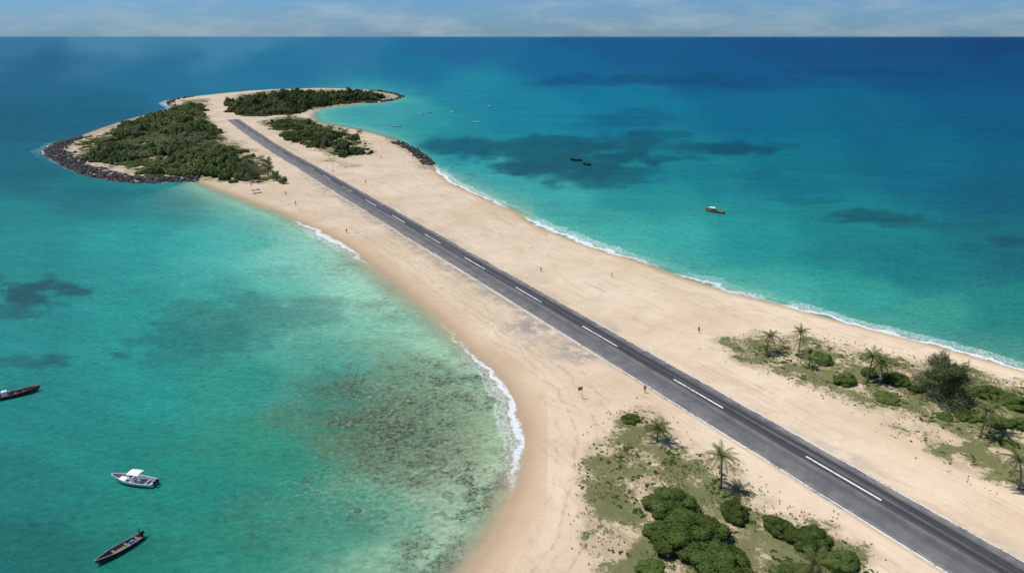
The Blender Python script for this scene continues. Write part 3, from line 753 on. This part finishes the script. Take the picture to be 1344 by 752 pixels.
# white motor boat
c,rz,L=between((151,630),(204,637)); e=thing('motor_boat','white open motor boat with a white canopy floating on clear shallows','boat',c,rz)
hull(e,L,2.3,1.0,M_white,M_grey,M_white); outboard(e,L,2.3,.32); outboard(e,L,2.3,-.32); canopy(e,-1.5,.6,1.7,2.1,M_canvas)
b=B(); b.box((.1,0,.65),(.7,.8,1.0),0,.9,.05); b.obj('console',M_white,e); b=B(); b.box((.42,0,1.3),(.05,.75,.4),0,.9); b.obj('windscreen',M_glass,e)
bench(e,-1.0,1.3,.55,M_white); bench(e,-2.3,1.5,.5,M_white)
b=B(); b.box((L/2-1.7,0,.62),(1.5,1.2,.08),0,.8,.02); b.obj('foredeck',M_white,e)
# dark skiff
c,rz,L=between((128,741),(186,706)); e2=thing('fishing_skiff','narrow dark wooden fishing skiff with benches and an outboard','boat',c,rz)
hull(e2,L,1.7,.75,M_dark,M_wood2,M_grey); outboard(e2,L,1.7)
for x in (-2.6,-1.0,.8,2.3): bench(e2,x,1.25 if x<2 else .9,.42,M_wood2)
b=B(); b.box((-1.8,.1,.40),(.6,.7,.45),0,.9,.05); b.obj('storage_box',M_blue,e2)
b=B(); b.tube([(1.2,-.3,.3),(1.5,.3,.32),(1.9,.1,.3),(1.5,-.4,.34),(1.2,.1,.36)],[.16,.2,.18,.17,.12],7); b.obj('fishing_net',M_black,e2,True)
SK=(c.copy(),rz)
# long boat with red stripe
c,rz,L=between((52,512),(-4,525)); e3=thing('fishing_boat','long dark fishing boat with red gunwales and a white wheelhouse','boat',c,rz)
hull(e3,L,1.9,.95,M_dark,M_wood2,M_red); outboard(e3,L,1.9)
b=B(); b.box((-2.2,0,.95),(1.1,1.0,1.3),0,.92,.05); b.obj('wheelhouse',M_white,e3); b=B(); b.box((-1.63,0,1.25),(.05,.8,.4),0,1); b.obj('window',M_glass,e3)
for x in (-.4,1.0,2.4): bench(e3,x,1.2,.5,M_wood2)
b=B(); b.tube([(-2.2,0,1.5),(-2.2,0,2.6)],[.03,.02],5); b.obj('mast',M_steel,e3)
# orange boat
c,rz,L=between((926,277),(950,281)); e4=thing('fishing_boat','orange and red fishing boat with a white canopy on turquoise water','boat',c,rz)
hull(e4,L,2.2,1.1,M_orange,M_wood2,M_orange); canopy(e4,-.2,2.4,1.8,2.0,M_canvas); outboard(e4,L,2.2)
for x in (-2.6,-1.2,.4): bench(e4,x,1.4,.6,M_wood2)
b=B(); b.box((-2,0,.7),(.8,.9,.5),0,.9,.04); b.obj('storage_box',M_red,e4)
# dark barges
for bw,st in (((749,211),(764,211.5)),((765,216),(775,217.5))):
    c,rz,L=between(bw,st); q=thing('work_barge','low dark moored barge over a darker patch of sea','boat',c,rz,1,'moored dark barges')
    hull(q,L,2.4,1.1,M_black,M_dark,M_dark); bench(q,-1,1.8,.7,M_dark); bench(q,1,1.8,.7,M_dark)
    b=B(); b.box((-L/4,0,.8),(1.2,1.2,.9),0,.9,.05); b.obj('deckhouse',M_dark,q)
for bw,st in (((620,161),(631,161.5)),((516,167),(526,166.5)),((549,149),(555,149.3)),((561,148.5),(567,148)),((591,147.5),(597,148)),((640,140),(645,140.3))):
    c,rz,L=between(bw,st); q=thing('motor_boat','small white boat anchored off the beach','boat',c,rz,1,'small boats anchored off the beach')
    hull(q,L,1.9,.9,M_white,M_grey,M_white); outboard(q,L,1.9); b=B(); b.box((.3,0,.6),(1.0,1.0,.9),0,.85,.05); b.obj('cabin',M_white,q)
# ---------------------------------------------------------------- flag
p=place(764,523); e=thing('beach_flag','small red warning flag on a thin pole in the sand','flag',p)
b=B(); b.tube([(0,0,-.2),(0,0,2.8)],[.05,.035],7); b.obj('flag_pole',M_steel,e)
b=B(); V=[];n=8
for i in range(n+1):
    for j in (0,1,2): V.append((-(i/n)*.9,.10*math.sin(i*1.1),2.75-j*.4-.12*i/n))
b.add(V,[(i*3+j,i*3+j+1,i*3+j+4,i*3+j+3) for i in range(n) for j in (0,1)]); b.obj('flag_cloth',M_red,e,True)
# ---------------------------------------------------------------- people
def skin(name,J,E,mat,root=0,sub=1):
    me=bpy.data.meshes.new(name); me.from_pydata([j[0] for j in J],E,[]); o=bpy.data.objects.new(name,me); COL.objects.link(o)
    m=o.modifiers.new('s','SKIN'); me.skin_vertices[0].data
    for i,j in enumerate(J):
        r=j[1]; me.skin_vertices[0].data[i].radius=(r,r) if not isinstance(r,tuple) else r
    me.skin_vertices[0].data[root].use_root=True
    s=o.modifiers.new('u','SUBSURF'); s.levels=sub; s.render_levels=sub
    bpy.context.view_layer.update()
    me2=bpy.data.meshes.new_from_object(o.evaluated_get(bpy.context.evaluated_depsgraph_get())); me2.name=name
    bpy.data.objects.remove(o); me2.materials.clear(); me2.materials.append(mat)
    me2.polygons.foreach_set('use_smooth',[True]*len(me2.polygons)); return me2
M_skin=simple('skin',(.30,.17,.11),.6,.05); M_hair=simple('hair',(.02,.014,.01),.7,.1)
def body(walk):
    J=[((0,0,.97),(.15,.11)),((0,0,1.15),(.13,.10)),((0,0,1.36),(.17,.12)),((0,0,1.5),.055),((0,-.01,1.58),(.075,.085)),((0,-.01,1.69),(.075,.09))]; E=[(0,1),(1,2),(2,3),(3,4),(4,5)]
    J.append(((0,-.10,1.62),.012)); E.append((4,6))
    for sg in (-1,1):
        w=walk*sg; b=len(J)
        J+= [((sg*.19,0,1.42),.06),((sg*.25,.12*w+.02,1.14),.045),((sg*.26,.2*w-.06,.90),.03),((sg*.26,.2*w-.08,.83),(.035,.022))]
        E+= [(2,b),(b,b+1),(b+1,b+2),(b+2,b+3)]
        for fi,(dy,l) in enumerate(((-.03,.075),(-.01,.085),(.01,.08),(.03,.06))):
            J.append(((sg*.262,.2*w-.085+dy,.83-l),.009)); E.append((b+3,b+4+fi))
        J.append(((sg*.245,.2*w-.125,.83),.011)); E.append((b+3,b+8))
        b=len(J)
        J+= [((sg*.10,0,.88),.095),((sg*.11,-.22*w-.02,.50),.065),((sg*.11,-.30*w+.06,.09),.042),((sg*.12,-.30*w-.12,.04),.035)]
        E+= [(0,b),(b,b+1),(b+1,b+2),(b+2,b+3)]
    return J,E
def shorts(walk):
    J=[((0,0,1.02),(.165,.125)),((0,0,.93),(.165,.125))];E=[(0,1)]
    for sg in (-1,1):
        b=len(J); J+=[((sg*.10,-.02*walk*sg,.82),.115),((sg*.11,-.16*walk*sg,.60),.10)]; E+=[(1,b),(b,b+1)]
    return J,E
def shirt():
    J=[((0,0,1.02),(.16,.12)),((0,0,1.2),(.155,.12)),((0,0,1.38),(.185,.135)),((0,0,1.47),(.08,.07))];E=[(0,1),(1,2),(2,3)]
    for sg in (-1,1):
        b=len(J); J+=[((sg*.19,0,1.43),.075),((sg*.23,.03,1.25),.065)]; E+=[(2,b),(b,b+1)]
    return J,E
bodies=[skin('person',*body(w),M_skin,0,1) for w in (0,1)]
cl_col={'red':(.40,.04,.03),'blue':(.04,.10,.28),'white':(.7,.7,.68),'dark':(.03,.03,.035)}
cl_m={k:simple('cloth_'+k,v,.9,.1) for k,v in cl_col.items()}
sm_=[skin('shorts',*shorts(w),cl_m['dark'],1,1) for w in (0,1)]
st_={k:skin('shirt',*shirt(),m,2,1) for k,m in cl_m.items()}
bm=bmesh.new(); bmesh.ops.create_uvsphere(bm,u_segments=12,v_segments=8,radius=.105)
for q in list(bm.verts):
    if q.co.z<-.03 and q.co.y<.02: bm.verts.remove(q)
for q in bm.verts: q.co+=Vector((0,.012,1.69))
hm=bpy.data.meshes.new('hair'); bm.to_mesh(hm); bm.free(); hm.materials.append(M_hair)
def person(loc,rz,walk,shirtc,label):
    o=bpy.data.objects.new('person',bodies[walk]); COL.objects.link(o); o.location=loc; o.rotation_euler=(0,0,rz)
    o['label']=label; o['category']='person'; o['group']='people on the beach'
    for n_,m_ in (('shorts',sm_[walk]),('shirt',st_[shirtc]),('hair',hm)):
        c_=bpy.data.objects.new(n_,m_); COL.objects.link(c_); c_.parent=o
    return o
for i,(u,v,c_,w) in enumerate([(710,357,'dark',1),(803,364,'red',0),(917,437,'red',0),(846,515,'dark',1),(455,306,'blue',0),(388,269,'dark',1),(375,256,'red',0),(480,241,'dark',1),(437,226,'white',1),(330,245,'dark',0),(500,208,'dark',1)]):
    person(place(u,v),random.random()*6.28,w,c_,f"person in a {c_} shirt and dark shorts {'walking' if w else 'standing'} on sand")
cz=SK[0]; ca_,sa_=math.cos(SK[1]),math.sin(SK[1])
o=person(Vector((cz.x-3.1*ca_,cz.y-3.1*sa_,.13)),SK[1]+1.2,0,'dark','person in a dark shirt standing in a wooden skiff')
cz=e3.location; ca_,sa_=math.cos(e3.rotation_euler.z),math.sin(e3.rotation_euler.z)
person(Vector((cz.x-.9*ca_,cz.y-.9*sa_,.13)),1.0,0,'white','person in a white shirt standing in a long boat')
# umbrellas
def umbrella(u,v,mat,label):
    e=thing('beach_umbrella',label,'beach umbrella',place(u,v),0,.8,'beach umbrellas on the sand')
    b=B(); b.tube([(0,0,-.2),(0,0,2.2)],[.03,.025],6); b.obj('umbrella_pole',M_steel,e)
    b=B(); n=10; V=[(0,0,2.25)]+[(math.cos(i/n*6.283)*.9,math.sin(i/n*6.283)*.9,2.08) for i in range(n)]+[(math.cos(i/n*6.283)*1.55,math.sin(i/n*6.283)*1.55,1.75) for i in range(n)]
    b.add(V,[(0,1+i,1+(i+1)%n) for i in range(n)]+[(1+i,1+n+i,1+n+(i+1)%n,1+(i+1)%n) for i in range(n)]); b.obj('umbrella_canopy',mat,e)
umbrella(333,254,M_faded,'faded red beach umbrella standing on the sand'); umbrella(339,253,M_dark,'dark beach umbrella standing on the sand')
# ---------------------------------------------------------------- sky, sun, camera
SD=Vector((-.44,.08,.89)).normalized(); el=math.asin(SD.z); az=math.atan2(SD.x,SD.y)
w=bpy.data.worlds.new('World'); sc.world=w; w.use_nodes=True; t=w.node_tree; t.nodes.clear()
o=t.nodes.new('ShaderNodeOutputWorld'); bg=t.nodes.new('ShaderNodeBackground'); sky=t.nodes.new('ShaderNodeTexSky'); sky.sky_type='NISHITA'; sky.sun_disc=False
sky.sun_elevation=el; sky.sun_rotation=az; sky.air_density=1.0; sky.dust_density=.3; sky.ozone_density=5
gr_=t.nodes.new('ShaderNodeMix'); gr_.data_type='RGBA'; gr_.blend_type='MULTIPLY'; gr_.inputs[0].default_value=1; gr_.inputs[7].default_value=(.45,.76,1.24,1); t.links.new(sky.outputs[0],gr_.inputs[6])
tc=t.nodes.new('ShaderNodeTexCoord'); mp=t.nodes.new('ShaderNodeMapping'); mp.inputs['Scale'].default_value=(7,7,30); t.links.new(tc.outputs['Generated'],mp.inputs[0])
nz=t.nodes.new('ShaderNodeTexNoise'); nz.inputs['Scale'].default_value=1.0; nz.inputs['Detail'].default_value=9; nz.inputs['Roughness'].default_value=.62; t.links.new(mp.outputs[0],nz.inputs['Vector'])
mr=t.nodes.new('ShaderNodeMapRange'); mr.inputs[1].default_value=.46; mr.inputs[2].default_value=.78; mr.inputs[4].default_value=.75; t.links.new(nz.outputs[0],mr.inputs[0])
mx=t.nodes.new('ShaderNodeMix'); mx.data_type='RGBA'; t.links.new(mr.outputs[0],mx.inputs[0]); t.links.new(gr_.outputs[2],mx.inputs[6]); mx.inputs[7].default_value=(5.4,6.5,7.5,1)
t.links.new(mx.outputs[2],bg.inputs[0]); bg.inputs[1].default_value=.08; t.links.new(bg.outputs[0],o.inputs[0])
ld=bpy.data.lights.new('sun','SUN'); ld.energy=4.2; ld.angle=math.radians(.5); ld.color=(1,.96,.88)
lo=bpy.data.objects.new('sun',ld); COL.objects.link(lo); lo.rotation_euler=SD.to_track_quat('Z','Y').to_euler(); lo.location=(0,0,200)
cd=bpy.data.cameras.new('camera'); cd.lens=24; cd.sensor_width=36; cd.clip_end=400000; cd.clip_start=.5
co=bpy.data.objects.new('camera',cd); COL.objects.link(co); co.location=(0,0,H); co.rotation_euler=(math.pi/2-PITCH,0,0); sc.camera=co
sc.view_settings.view_transform='Standard'; sc.view_settings.look='None'; sc.view_settings.exposure=0
print('counts',c1,c2,c3,len(inst),len(inst2),len(rest),len(X))
